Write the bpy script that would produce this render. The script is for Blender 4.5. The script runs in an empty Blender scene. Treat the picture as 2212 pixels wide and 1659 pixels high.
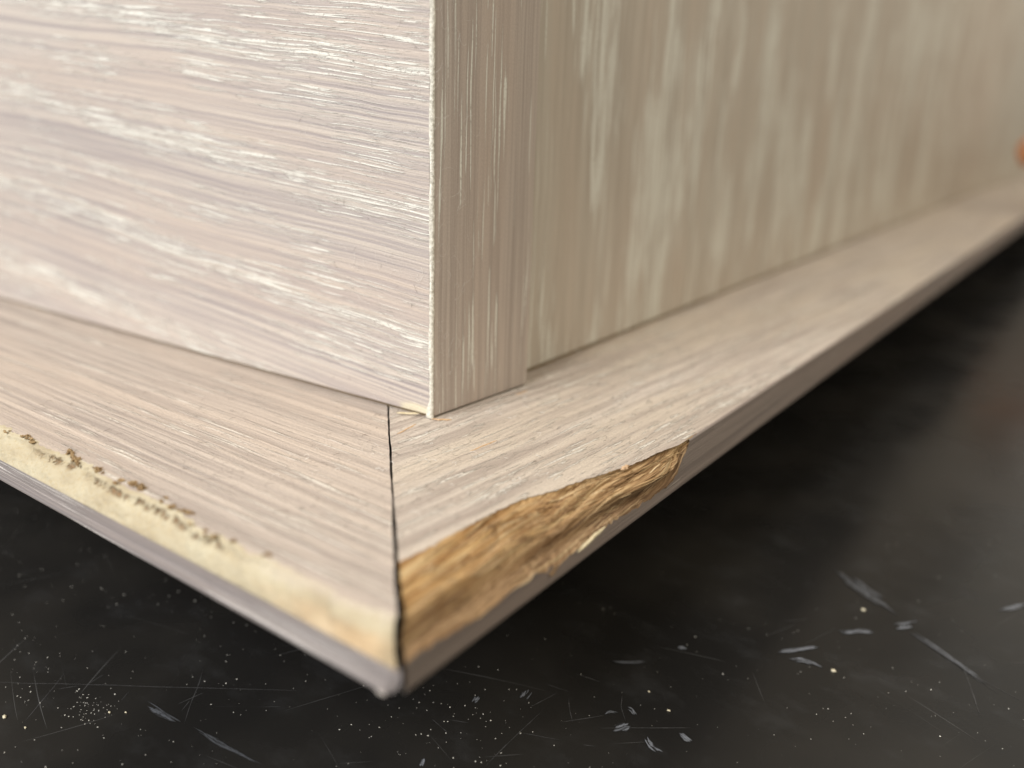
import bpy, bmesh, math, random
import numpy as np
from mathutils import Matrix, Vector

MM = 0.001
sc = bpy.context.scene
COL = sc.collection

# ------------------------------------------------------------------ camera, light, exposure
cam_d = bpy.data.cameras.new("camera")
cam = bpy.data.objects.new("camera", cam_d)
COL.objects.link(cam)
fw = Vector((-0.5618584, 0.76681732, -0.31033262))
rt = Vector((0.80008054, 0.59905508, 0.03168808))
up = Vector((-0.21020531, 0.23048688, 0.95009975))
loc = Vector((78.55737364, -87.61265045, 44.07845334)) * MM
m = Matrix((rt, up, -fw)).transposed().to_4x4()
m.translation = loc
cam.matrix_world = m
cam_d.sensor_width = 36.0
cam_d.sensor_fit = 'HORIZONTAL'
cam_d.lens = 36.0 * 1848.83 / 2212.0
cam_d.clip_start = 0.002
cam_d.clip_end = 50.0
cam_d.dof.use_dof = True
cam_d.dof.focus_distance = 0.116
cam_d.dof.aperture_fstop = cam_d.lens / 2.9
sc.camera = cam

world = bpy.data.worlds.new("World")
sc.world = world
world.use_nodes = True
bg = world.node_tree.nodes["Background"]
bg.inputs[0].default_value = (1.0, 0.94, 0.82, 1)
bg.inputs[1].default_value = 0.80

def area(name, pos, target, sx, sy, power, color):
    d = bpy.data.lights.new(name, 'AREA')
    d.shape = 'RECTANGLE'; d.size = sx; d.size_y = sy
    d.energy = power; d.color = color
    o = bpy.data.objects.new(name, d); COL.objects.link(o)
    o.location = pos
    o.rotation_euler = (Vector(target) - Vector(pos)).to_track_quat('-Z', 'Y').to_euler()
    return o
area("window_light", (-0.12, -1.35, 1.12), (0, 0, 0), 0.9, 0.9, 40.5, (1.0, 0.985, 0.975))

area("room_light", (1.10, 0.30, 1.40), (0.0, 0.25, 0.0), 0.9, 0.9, 9.0, (1.0, 0.82, 0.56))

sc.view_settings.view_transform = 'Standard'
sc.view_settings.look = 'None'
sc.view_settings.gamma = 1.0
sc.view_settings.exposure = 0.0

# ------------------------------------------------------------------ small numpy toolbox
def hash2(ix, iy, seed):
    n = (ix.astype(np.int64) * 374761393 + iy.astype(np.int64) * 668265263 + seed * 1442695041) & 0xffffffff
    n = ((n ^ (n >> 13)) * 1274126177) & 0xffffffff
    n = n ^ (n >> 16)
    return (n & 0xffffff) / float(0xffffff)

def vnoise(x, y, seed=0):
    x = np.asarray(x, float); y = np.asarray(y, float)
    x, y = np.broadcast_arrays(x, y)
    ix = np.floor(x); iy = np.floor(y); fx = x - ix; fy = y - iy
    fx = fx * fx * (3 - 2 * fx); fy = fy * fy * (3 - 2 * fy)
    a = hash2(ix, iy, seed); b = hash2(ix + 1, iy, seed)
    c = hash2(ix, iy + 1, seed); d = hash2(ix + 1, iy + 1, seed)
    return (a * (1 - fx) + b * fx) * (1 - fy) + (c * (1 - fx) + d * fx) * fy - 0.5

def fbm(x, y, seed=0, oct=4, gain=0.5):
    t = 0; amp = 1.0; f = 1.0
    for k in range(oct):
        t = t + amp * vnoise(np.asarray(x) * f, np.asarray(y) * f, seed + k * 17)
        amp *= gain; f *= 2.03
    return t

def link(name, me, mat=None, parent=None, smooth=False):
    o = bpy.data.objects.new(name, me); COL.objects.link(o)
    if mat: me.materials.append(mat)
    if parent: o.parent = parent
    if smooth:
        me.polygons.foreach_set("use_smooth", [True] * len(me.polygons))
    return o

def mesh_from(name, verts, faces, gc=None):
    me = bpy.data.meshes.new(name)
    me.from_pydata([tuple(v) for v in np.asarray(verts) * MM], [], faces)
    if gc is not None:
        a = me.attributes.new("gc", 'FLOAT_VECTOR', 'POINT')
        a.data.foreach_set("vector", np.asarray(gc, np.float32).ravel())
    me.update()
    return me

def grid_faces(n, mcols, off=0, flip=False):
    F = []
    for i in range(n - 1):
        for j in range(mcols - 1):
            a = off + i * mcols + j; b = a + 1; c = a + mcols + 1; d = a + mcols
            F.append((a, d, c, b) if flip else (a, b, c, d))
    return F

def tag(o, label=None, cat=None, group=None, kind=None):
    for k, v in (("label", label), ("category", cat), ("group", group), ("kind", kind)):
        if v: o[k] = v
    return o

# ------------------------------------------------------------------ materials
class NT:
    def __init__(self, name):
        self.mat = bpy.data.materials.new(name); self.mat.use_nodes = True
        self.t = self.mat.node_tree; self.t.nodes.clear()
        self.out = self.t.nodes.new("ShaderNodeOutputMaterial")
        self.b = self.t.nodes.new("ShaderNodeBsdfPrincipled")
        self.t.links.new(self.b.outputs[0], self.out.inputs[0])
    def n(self, t, **kw):
        x = self.t.nodes.new(t)
        for k, v in kw.items(): setattr(x, k, v)
        return x
    def set(self, sock, v):
        if isinstance(v, bpy.types.NodeSocket): self.t.links.new(v, sock)
        elif isinstance(v, (tuple, list)) and len(v) == 3 and sock.type == 'RGBA': sock.default_value = (*v, 1)
        else: sock.default_value = v
    def attr(self, name="gc"):
        x = self.n("ShaderNodeAttribute", attribute_name=name)
        s = self.n("ShaderNodeSeparateXYZ"); self.set(s.inputs[0], x.outputs["Vector"])
        return s.outputs[0], s.outputs[1], s.outputs[2]
    def objco(self):
        x = self.n("ShaderNodeTexCoord")
        v = self.n("ShaderNodeVectorMath", operation='SCALE'); self.set(v.inputs[0], x.outputs["Object"]); v.inputs[3].default_value = 1000
        s = self.n("ShaderNodeSeparateXYZ"); self.set(s.inputs[0], v.outputs[0])
        return s.outputs[0], s.outputs[1], s.outputs[2]
    def m(self, op, a, b=0.0, c=0.0, clamp=False):
        x = self.n("ShaderNodeMath", operation=op, use_clamp=clamp)
        self.set(x.inputs[0], a); self.set(x.inputs[1], b); self.set(x.inputs[2], c)
        return x.outputs[0]
    def add(self, a, b): return self.m('ADD', a, b)
    def mul(self, a, b): return self.m('MULTIPLY', a, b)
    def vec(self, x, y, z=0.0):
        c = self.n("ShaderNodeCombineXYZ")
        self.set(c.inputs[0], x); self.set(c.inputs[1], y); self.set(c.inputs[2], z)
        return c.outputs[0]
    def noise(self, al, ac, fa, fc, off=0.0, detail=2.0, rough=0.5, dist=0.0):
        v = self.vec(self.mul(al, fa), self.mul(ac, fc), off)
        x = self.n("ShaderNodeTexNoise", noise_dimensions='3D')
        self.set(x.inputs["Vector"], v); x.inputs["Scale"].default_value = 1.0
        x.inputs["Detail"].default_value = detail; x.inputs["Roughness"].default_value = rough
        x.inputs["Distortion"].default_value = dist
        return x.outputs[0]
    def rng(self, v, a, b, lo=0.0, hi=1.0, smooth=True):
        x = self.n("ShaderNodeMapRange", clamp=True)
        if smooth: x.interpolation_type = 'SMOOTHSTEP'
        self.set(x.inputs[0], v); self.set(x.inputs[1], a); self.set(x.inputs[2], b)
        self.set(x.inputs[3], lo); self.set(x.inputs[4], hi)
        return x.outputs[0]
    def mix(self, f, a, b):
        x = self.n("ShaderNodeMix", data_type='RGBA')
        self.set(x.inputs[0], f); self.set(x.inputs[6], a); self.set(x.inputs[7], b)
        return x.outputs[2]
    def ramp(self, f, stops):
        x = self.n("ShaderNodeValToRGB"); e = x.color_ramp.elements
        while len(e) < len(stops): e.new(0.5)
        for el, (p, c) in zip(e, stops): el.position = p; el.color = (*c, 1)
        self.set(x.inputs[0], f); return x.outputs[0]
    def gauss(self, v, c, w):
        d = self.m('DIVIDE', self.m('SUBTRACT', v, c), w)
        return self.m('EXPONENT', self.mul(self.mul(d, d), -1.0))
    def finish(self, col, rough=0.5, spec=0.3, height=None, dist=0.1, strength=1.0):
        self.set(self.b.inputs["Base Color"], col)
        self.set(self.b.inputs["Roughness"], rough)
        self.set(self.b.inputs["Specular IOR Level"], spec)
        if height is not None:
            x = self.n("ShaderNodeBump"); x.inputs["Distance"].default_value = dist * MM
            x.inputs["Strength"].default_value = strength
            self.set(x.inputs["Height"], height); self.set(self.b.inputs["Normal"], x.outputs[0])
        return self.mat

def limed_oak(name, base, warm, dark, pore, *, tilt=None, bands=None, band_slope=0.0, band_w=3.0,
              warp=1.2, stripe_f=(0.010, 0.42), fine_f=(0.035, 2.6), pore_f=(0.10, 3.6), pore_th=0.60,
              pore_soft=0.06, pore_base=0.5, dark_amt=1.0, seed=0.0, patch=None, slits=None, bump=0.12, rough=0.5,
              speck=0.3, spec=0.25, double=0.8, zmin=0.0, dstk_f=1.1, zone=(0.03, 0.20, 0.42, 0.66)):
    N = NT(name); al, ac, ex = N.attr()
    w1 = N.noise(al, ac, 0.018, 0.035, seed + 3.1, 2.0)
    w2 = N.noise(al, ac, 0.09, 0.16, seed + 8.4, 2.0)
    acw = N.add(ac, N.add(N.mul(N.add(w1, -0.5), warp * 2.0), N.mul(N.add(w2, -0.5), warp * 0.7)))
    if tilt: acw = N.add(acw, N.mul(al, tilt))
    stripes = N.noise(al, acw, *stripe_f, seed + 1.0, 4.0, 0.62)
    fine = N.noise(al, acw, *fine_f, seed + 2.0, 3.0, 0.6)
    broad = N.noise(al, acw, 0.012, 0.09, seed + 5.0, 2.0)
    tone = N.rng(N.add(N.mul(stripes, 0.62), N.mul(fine, 0.38)), 0.38, 0.60)
    col = N.mix(tone, dark, base)
    col = N.mix(N.mul(N.rng(broad, 0.38, 0.66), 0.75), col, N.mix(tone, N.mix(0.45, dark, warm), warm))
    dstk = N.rng(N.noise(al, acw, 0.018, dstk_f, seed + 12.0, 3.0, 0.55), 0.56, 0.74)
    col = N.mix(N.mul(dstk, 0.55 * dark_amt), col, dark)
    # white lime lodged in the open pores: short thin streaks along the grain
    p1 = N.noise(al, acw, pore_f[0], pore_f[1], seed + 20.0, 1.5, 0.5)
    p2 = N.noise(al, acw, pore_f[0] * 2.3, pore_f[1] * 1.9, seed + 25.0, 1.0, 0.5)
    brk = N.noise(al, ac, 1.6, 2.2, seed + 33.0, 2.0)
    zf = zone
    zone = N.rng(N.noise(al, acw, zf[0], zf[1], seed + 28.0, 2.0), zf[2], zf[3], zmin, pore_base)
    if bands:
        bw = N.add(N.add(ac, N.mul(al, band_slope)), N.mul(N.add(N.noise(al, ac, 0.05, 0.10, seed + 41.0, 3.0), -0.5), band_w * 2.2))
        for c in bands:
            zone = N.m('MAXIMUM', zone, N.mul(N.gauss(bw, c, band_w), 0.85))
    th = N.add(pore_th + 0.10, N.mul(zone, -0.20))
    pore_m = N.m('MAXIMUM', N.rng(p1, th, N.add(th, pore_soft)), N.mul(N.rng(p2, N.add(th, 0.03), N.add(th, 0.03 + pore_soft)), double))
    pore_m = N.mul(pore_m, N.rng(brk, 0.30, 0.46, 0.35, 1.0))
    pore_m = N.mul(pore_m, N.rng(zone, 0.03, 0.35))
    col = N.mix(N.mul(pore_m, 0.92), col, pore)
    if bands:      # the bands also look a little milky between the streaks
        col = N.mix(N.mul(zone, 0.10), col, pore)
    if patch:      # (al0, ac0, wa, wc, colour): a rubbed pale patch
        pal, pac, wa, wc, pc = patch
        pm = N.mul(N.gauss(al, pal, wa), N.gauss(ac, pac, wc))
        pm = N.rng(N.add(pm, N.mul(N.add(N.noise(al, ac, 0.5, 1.8, seed + 50.0, 3.0), -0.5), 0.5)), 0.35, 0.75)
        col = N.mix(N.mul(pm, 0.85), col, pc)
    if slits:      # open brown cracks along the grain
        sm = N.rng(N.noise(al, acw, slits[0], slits[1], seed + 60.0, 1.0), slits[2], slits[2] + 0.03)
        col = N.mix(N.mul(sm, 0.75), col, (0.20, 0.11, 0.05))
    mot = N.noise(al, ac, 3.2, 4.0, seed + 70.0, 3.0, 0.65)
    col = N.mix(N.rng(mot, 0.36, 0.66, speck * 0.55, 0.0), col, N.mix(0.5, dark, (0.1, 0.08, 0.07)))
    dirt = N.rng(N.noise(al, ac, 1.1, 1.3, seed + 77.0, 4.0, 0.7), 0.66, 0.74)
    col = N.mix(N.mul(dirt, speck * 0.8), col, (0.16, 0.12, 0.09))
    h = N.add(N.add(N.mul(fine, 0.55), N.mul(pore_m, 0.5)), N.add(N.mul(mot, 0.30), N.mul(p1, 0.25)))
    return N.finish(col, N.rng(mot, 0.3, 0.7, rough - 0.06, rough + 0.08), spec, h, bump)

M = {}
WHITE = (0.78, 0.77, 0.70)
M['front'] = limed_oak("limed_oak_front", (0.63, 0.57, 0.515), (0.62, 0.53, 0.465), (0.385, 0.345, 0.35), (0.86, 0.86, 0.80),
                       tilt=-0.085, pore_soft=0.035, bands=(66.5, 47.0, 29.5, 11.0, -5.5), band_slope=-0.135, band_w=2.7, warp=0.9,
                       stripe_f=(0.008, 1.25), pore_f=(0.075, 3.3), pore_th=0.585, fine_f=(0.016, 2.0), pore_base=0.62, seed=0.0,
                       patch=(2.5, 0.6, 4.5, 1.6, (0.80, 0.74, 0.56)), speck=0.28, bump=0.16, dstk_f=2.0, zmin=0.12)
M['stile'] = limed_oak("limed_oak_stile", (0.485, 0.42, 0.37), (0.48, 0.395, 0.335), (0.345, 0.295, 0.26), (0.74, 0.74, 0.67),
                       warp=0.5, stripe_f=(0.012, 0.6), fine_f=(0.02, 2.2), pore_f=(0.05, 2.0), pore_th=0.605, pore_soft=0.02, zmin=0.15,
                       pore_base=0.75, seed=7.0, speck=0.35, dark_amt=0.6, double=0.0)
M['panel'] = limed_oak("limed_oak_panel", (0.49, 0.44, 0.37), (0.49, 0.415, 0.34), (0.40, 0.35, 0.29), (0.66, 0.65, 0.575),
                       warp=1.5, stripe_f=(0.015, 0.25), fine_f=(0.03, 1.2), pore_f=(0.045, 1.25), pore_th=0.56, pore_soft=0.06, pore_base=0.95, zmin=0.15, zone=(0.02, 0.07, 0.42, 0.60),
                       seed=13.0, speck=0.2, dark_amt=0.6)
M['top_side'] = limed_oak("limed_oak_side_moulding", (0.61, 0.54, 0.47), (0.61, 0.525, 0.425), (0.37, 0.31, 0.27), (0.73, 0.69, 0.615),
                          warp=1.5, stripe_f=(0.02, 0.6), fine_f=(0.04, 1.25), pore_f=(0.12, 1.7), pore_th=0.60, pore_base=0.70,
                          dark_amt=1.3, zmin=0.35, dstk_f=1.6, seed=21.0, slits=(0.10, 1.0, 0.80), bump=0.6, speck=0.65, tilt=0.06)
M['top_front'] = limed_oak("limed_oak_front_moulding", (0.57, 0.495, 0.43), (0.58, 0.485, 0.405), (0.34, 0.29, 0.26), (0.71, 0.66, 0.585),
                           warp=0.6, stripe_f=(0.010, 0.7), fine_f=(0.018, 1.4), pore_f=(0.05, 1.7), pore_th=0.605, pore_base=0.65,
                           dark_amt=1.3, zmin=0.3, dstk_f=1.8, seed=33.0, bump=0.42, speck=0.6)
M['strip'] = limed_oak("mauve_oak_edge", (0.36, 0.325, 0.315), (0.36, 0.31, 0.29), (0.25, 0.23, 0.235), (0.70, 0.66, 0.63),
                       warp=0.15, stripe_f=(0.006, 0.8), fine_f=(0.015, 3.2), pore_f=(0.03, 3.0), pore_th=0.55, pore_base=0.6,
                       seed=43.0, speck=0.3, rough=0.72, spec=0.12, bump=0.2)
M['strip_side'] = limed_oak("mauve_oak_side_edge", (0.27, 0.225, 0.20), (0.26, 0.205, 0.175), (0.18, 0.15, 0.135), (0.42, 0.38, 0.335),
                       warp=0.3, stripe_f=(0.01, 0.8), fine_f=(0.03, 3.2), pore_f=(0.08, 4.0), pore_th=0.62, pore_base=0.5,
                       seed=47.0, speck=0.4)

def raw_wood():
    N = NT("torn_raw_oak"); al, ac, ex = N.attr()
    acw = N.add(ac, N.mul(N.add(N.noise(al, ac, 0.06, 0.2, 2.0, 2.0), -0.5), 0.7))
    a = N.noise(al, acw, 0.025, 0.9, 1.0, 4.0, 0.65)
    b = N.noise(al, acw, 0.06, 3.4, 4.0, 3.0, 0.6)
    t = N.add(N.mul(N.add(N.add(N.mul(a, 0.55), N.mul(b, 0.45)), -0.5), 1.35), 0.5)
    c = N.ramp(t, [(0.32, (0.12, 0.06, 0.026)), (0.43, (0.34, 0.19, 0.078)), (0.52, (0.50, 0.315, 0.14)),
                   (0.60, (0.60, 0.43, 0.225)), (0.72, (0.70, 0.56, 0.36))])
    # more orange towards the mitre, greyer brown at the far end and lower half
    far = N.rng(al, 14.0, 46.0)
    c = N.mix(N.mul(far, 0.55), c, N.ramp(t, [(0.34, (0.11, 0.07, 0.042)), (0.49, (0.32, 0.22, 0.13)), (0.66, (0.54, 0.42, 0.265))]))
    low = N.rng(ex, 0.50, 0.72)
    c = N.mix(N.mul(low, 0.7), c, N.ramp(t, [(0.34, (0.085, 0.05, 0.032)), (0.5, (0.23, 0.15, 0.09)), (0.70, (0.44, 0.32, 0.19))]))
    f = N.noise(al, acw, 0.2, 7.0, 9.0, 3.0, 0.65)
    c = N.mix(N.rng(f, 0.40, 0.30, 0.0, 0.6), c, (0.09, 0.05, 0.03))
    return N.finish(c, 0.85, 0.08, N.add(N.mul(b, 0.6), N.mul(f, 0.6)), 0.5)
M['raw'] = raw_wood()

def filler():
    N = NT("yellowed_filler"); al, ac, ex = N.attr()
    a = N.noise(al, ac, 0.12, 0.35, 1.0, 4.0, 0.6)
    b = N.noise(al, ac, 2.2, 2.0, 3.0, 3.0, 0.65)
    c = N.ramp(a, [(0.30, (0.33, 0.275, 0.19)), (0.46, (0.42, 0.365, 0.26)), (0.68, (0.49, 0.445, 0.33))])
    c = N.mix(N.rng(b, 0.50, 0.32, 0.0, 0.5), c, (0.38, 0.30, 0.17))
    # torn pits just below the upper lip (ex: 0 at lip, 1 at strip)
    pit = N.mul(N.gauss(ex, 0.27, 0.10), N.rng(al, 20.0, 26.0))
    pit = N.mul(pit, N.rng(N.noise(al, ac, 0.75, 0.5, 6.0, 3.0, 0.7), 0.46, 0.58))
    pit = N.mul(pit, N.rng(al, 66.0, 60.0))
    c = N.mix(N.mul(pit, 0.85), c, (0.24, 0.145, 0.075))
    # bare orange wood shows through close to the mitre, lower half
    br = N.mul(N.rng(N.add(al, N.mul(N.noise(al, ac, 0.3, 0.6, 8.0, 3.0), 14.0)), 26.0, 13.0), N.rng(ex, 0.35, 0.75))
    c = N.mix(N.mul(br, 0.5), c, N.ramp(N.noise(al, ac, 0.15, 1.2, 12.0, 3.0), [(0.35, (0.42, 0.24, 0.10)), (0.6, (0.58, 0.40, 0.24))]))
    pk = N.mul(N.rng(al, 24.0, 12.0), N.rng(N.add(ex, N.mul(N.add(N.noise(al, ac, 0.10, 0.5, 17.0, 3.0), -0.5), 0.9)), 0.42, 0.12))
    c = N.mix(N.mul(pk, 0.5), c, (0.47, 0.41, 0.35))       # thin smear: the painted wood shows through
    end = N.mul(N.rng(al, 3.2, 0.6), N.rng(N.noise(al, ac, 0.5, 0.5, 14.0, 2.0), 0.35, 0.55))
    c = N.mix(N.mul(end, 0.7), c, (0.24, 0.20, 0.13))
    return N.finish(c, 0.75, 0.15, N.add(N.mul(b, 0.7), N.mul(pit, -1.5)), 0.25)
M['filler'] = filler()

def plain(name, c0, c1, f=3.0, rough=0.7, bump=0.1, spec=0.2):
    N = NT(name); x, y, z = N.objco()
    v = N.n("ShaderNodeTexNoise"); N.set(v.inputs["Vector"], N.vec(x, y, z)); v.inputs["Scale"].default_value = f
    v.inputs["Detail"].default_value = 4.0
    return N.finish(N.ramp(v.outputs[0], [(0.35, c0), (0.65, c1)]), rough, spec, v.outputs[0], bump)
M['crumb'] = plain("brown_crumb", (0.16, 0.095, 0.045), (0.38, 0.275, 0.15), 3.5, 0.85, 0.3)
M['paint_bead'] = plain("pale_paint_bead", (0.50, 0.48, 0.42), (0.78, 0.76, 0.69), 2.0, 0.5, 0.2)
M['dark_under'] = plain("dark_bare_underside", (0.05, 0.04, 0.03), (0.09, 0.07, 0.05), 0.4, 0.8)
M['gap_shade'] = plain('gap_shade_brown', (0.22, 0.165, 0.10), (0.30, 0.23, 0.145), 0.5, 0.8)  # brown tone of the shadow line under the panels, put into the colour
M['strip_pale'] = plain('pale_mauve_paint', (0.30, 0.27, 0.25), (0.50, 0.46, 0.42), 1.2, 0.45, 0.1)
M['pale_splinter'] = plain("pale_splinter", (0.50, 0.42, 0.26), (0.64, 0.56, 0.39), 3.0, 0.6, 0.05)
M['tan_splinter'] = plain("tan_splinter", (0.42, 0.27, 0.15), (0.60, 0.43, 0.28), 3.0, 0.6, 0.05)
M['lint_pale'] = plain("pale_lint", (0.72, 0.70, 0.66), (0.8, 0.78, 0.74), 1.0, 0.8, 0.0)
M['lint_dark'] = plain("dark_lint", (0.09, 0.07, 0.06), (0.14, 0.11, 0.09), 1.0, 0.8, 0.0)
M['dust'] = plain("pale_dust", (0.26, 0.255, 0.24), (0.60, 0.585, 0.53), 0.3, 0.7, 0.0)
M['dust_yellow'] = plain("cream_grain", (0.48, 0.43, 0.31), (0.62, 0.57, 0.43), 1.0, 0.7, 0.0)
M['skin'] = plain("skin", (0.62, 0.25, 0.11), (0.68, 0.30, 0.14), 0.12, 0.5, 0.1)
M['nail'] = plain("nail", (0.55, 0.32, 0.24), (0.6, 0.36, 0.28), 0.1, 0.3, 0.0)

def table_mat():
    N = NT("black_scratched_lacquer"); x, y, z = N.objco()
    big = N.noise(x, y, 0.03, 0.03, 1.0, 3.0)
    col = N.mix(N.rng(big, 0.35, 0.7), (0.013, 0.0125, 0.012), (0.022, 0.0205, 0.0185))
    haze = N.rng(N.noise(x, y, 0.11, 0.16, 4.0, 5.0, 0.62), 0.50, 0.74)
    col = N.mix(N.mul(haze, 0.16), col, (0.06, 0.062, 0.065))
    s_tot = None
    for k, (ang, fa, fc, th) in enumerate([(0.3, 0.035, 3.2, 0.83), (1.2, 0.03, 3.6, 0.84), (2.2, 0.045, 3.0, 0.84), (2.8, 0.03, 4.0, 0.84), (0.75, 0.06, 2.6, 0.84)]):
        c, s = math.cos(ang), math.sin(ang)
        u = N.add(N.mul(x, c), N.mul(y, s)); v = N.add(N.mul(x, -s), N.mul(y, c))
        v = N.add(v, N.mul(N.noise(x, y, 0.02, 0.02, k * 3.0, 1.0), 6.0))
        q = N.rng(N.noise(u, v, fa, fc, 10.0 + k * 7, 0.0), th, th + 0.035)
        s_tot = q if s_tot is None else N.m('MAXIMUM', s_tot, q)
    s_tot = N.mul(s_tot, N.rng(N.noise(x, y, 0.06, 0.06, 90.0, 2.0), 0.42, 0.62))
    col = N.mix(N.mul(s_tot, 0.28), col, (0.20, 0.205, 0.21))
    sp = N.rng(N.noise(x, y, 2.6, 2.6, 50.0, 2.0), 0.76, 0.80)
    col = N.mix(N.mul(sp, 0.5), col, (0.25, 0.25, 0.24))
    mic = N.noise(x, y, 1.2, 1.2, 60.0, 3.0)
    rough = N.add(N.rng(big, 0.3, 0.7, 0.22, 0.34), N.mul(s_tot, 0.2))
    return N.finish(col, rough, 0.22, N.add(N.mul(mic, 0.2), N.mul(s_tot, -0.6)), 0.03)
M['table'] = table_mat()
def smear_mat():
    N = NT("greyish_paint_scuff"); al, ac, ex = N.attr()
    n1 = N.add(N.mul(N.add(N.noise(al, ac, 0.9, 2.0, 1.0, 5.0, 0.75), -0.5), 1.9), 0.5)
    edge = N.rng(N.m('ABSOLUTE', ac), 1.0, 0.1)           # thins out towards the rim of the scuff
    cov = N.rng(N.add(N.add(n1, -0.22), N.mul(edge, 0.46)), 0.46, 0.78)
    c = N.mix(cov, (0.020, 0.020, 0.021), (0.33, 0.355, 0.41))
    return N.finish(N.mix(ex, (0.020, 0.020, 0.020), c), 0.3, 0.22)
M['smear'] = smear_mat()
N_ = NT("pale_scratch"); M['scratch'] = None
def scratch_mat():
    N = NT("scratch"); al, ac, ex = N.attr()
    return N.finish(N.mix(N.mul(ex, N.rng(N.noise(al, ac, 0.8, 1.0, 1.0, 3.0), 0.35, 0.62, 0.25, 1.0)), (0.020, 0.020, 0.020), (0.085, 0.085, 0.088)), 0.3, 0.22)
bpy.data.materials.remove(N_.mat)
M['scratch'] = scratch_mat()

# measured positions on the tabletop (mm)
SCR= [[(-38.71, -47.83), (-23.01, -36.09), (-5.1, -22.79)], [(-27.33, -50.1), (-34.06, -40.8)], [(-28.83, -40.17), (-29.19, -37.79)], [(-31.12, -43.73), (-29.53, -41.27)], [(-11.19, -36.69), (-15.44, -32.24), (-19.39, -27.98)], [(-13.78, -35.49), (-14.85, -33.29)], [(-15.46, -34.9), (-14.74, -31.16)], [(-21.87, -39.37), (-23.03, -37.4)], [(22.85, -4.65), (24.0, 0.38)], [(24.88, -17.58), (24.7, -10.51), (24.58, -3.74)], [(25.85, 0.45), (27.51, -1.73), (29.25, -3.58)], [(21.58, 0.94), (25.39, 1.51)], [(27.92, -4.55), (31.84, 0.44)], [(31.53, 5.85), (32.63, 3.55), (34.76, 1.24)], [(25.06, -9.54), (29.81, -7.39)], [(32.54, -6.3), (34.16, -5.44)], [(13.81, -15.15), (17.35, -15.77)], [(15.78, -13.67), (18.2, -12.53)], [(32.6, -2.17), (42.24, 5.75)], [(23.77, 5.76), (27.63, 6.28)], [(68.79, 45.91), (73.52, 33.87)], [(62.39, 48.78), (72.31, 43.29), (77.93, 41.51)], [(63.57, 46.54), (74.85, 41.24)]]
SMEAR= [([(-18.67, -37.51), (-16.12, -37.15), (-11.1, -36.96)], 0.63), ([(-10.0, -36.3), (-6.19, -36.03), (-2.94, -35.81), (3.46, -34.82)], 0.48), ([(16.1, -8.87), (15.78, -7.23)], 0.59), ([(34.46, -1.01), (35.68, 1.15)], 0.88), ([(38.26, 0.45), (39.81, -0.76), (41.33, -1.06)], 0.49), ([(20.83, -3.63), (20.45, -1.99)], 0.6), ([(18.38, -22.6), (17.62, -21.25)], 0.53), ([(31.69, 0.68), (32.05, 1.83), (32.86, 1.99)], 0.32), ([(33.54, 3.78), (34.14, 3.9), (35.16, 3.12)], 0.32), ([(41.64, 3.99), (43.7, 3.27)], 0.44), ([(32.59, 21.42), (33.78, 22.24)], 0.43), ([(51.08, 41.95), (52.93, 43.47), (54.31, 45.11), (56.5, 46.24)], 0.68), ([(58.26, 49.05), (59.46, 50.71), (60.88, 52.74)], 0.77), ([(47.61, 29.47), (49.17, 31.04), (51.34, 30.74)], 0.64), ([(45.36, 30.2), (47.49, 32.72), (50.16, 36.16)], 0.51), ([(70.98, 66.07), (72.68, 68.59), (75.06, 72.24)], 0.72), ([(44.71, 62.11), (51.21, 57.83), (56.93, 53.9)], 1.48), ([(60.76, 49.75), (67.01, 46.26), (72.31, 43.29)], 0.65), ([(26.31, 11.43), (28.68, 13.07), (30.77, 15.08)], 0.35)]
GRAIN= [(38.34, 6.94, 0.55), (34.25, 8.86, 0.4), (52.62, 51.24, 0.8), (53.82, 30.88, 0.8), (-20.87, -41.6, 0.45), (-19.2, -40.24, 0.4), (-30.7, -50.76, 0.7), (-26.51, -50.01, 0.45)]

# ------------------------------------------------------------------ table (the setting)
TZ = -36.0
def box_mesh(name, x0, x1, y0, y1, z0, z1, bevel=0.0, seg=2, gcmode=None):
    bm = bmesh.new()
    bmesh.ops.create_cube(bm, size=1.0)
    for v in bm.verts:
        v.co = Vector(((x0 + x1) / 2 + v.co.x * (x1 - x0), (y0 + y1) / 2 + v.co.y * (y1 - y0), (z0 + z1) / 2 + v.co.z * (z1 - z0)))
    if bevel:
        bmesh.ops.bevel(bm, geom=list(bm.edges), offset=bevel, segments=seg, affect='EDGES', profile=0.5)
    bmesh.ops.recalc_face_normals(bm, faces=bm.faces)
    co = np.array([v.co[:] for v in bm.verts])
    for v in bm.verts: v.co *= MM
    me = bpy.data.meshes.new(name); bm.to_mesh(me); bm.free()
    if gcmode:
        g = {'x': np.stack([-co[:, 0], co[:, 2], co[:, 1]], 1), 'z': np.stack([co[:, 2], co[:, 0], co[:, 1]], 1)}[gcmode]
        a = me.attributes.new("gc", 'FLOAT_VECTOR', 'POINT'); a.data.foreach_set("vector", g.astype(np.float32).ravel())
    return me

table = link("table", box_mesh("table", -700, 900, -800, 2600, TZ - 30, TZ, 2.0, 3), M['table'])
tag(table, kind="structure")

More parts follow.
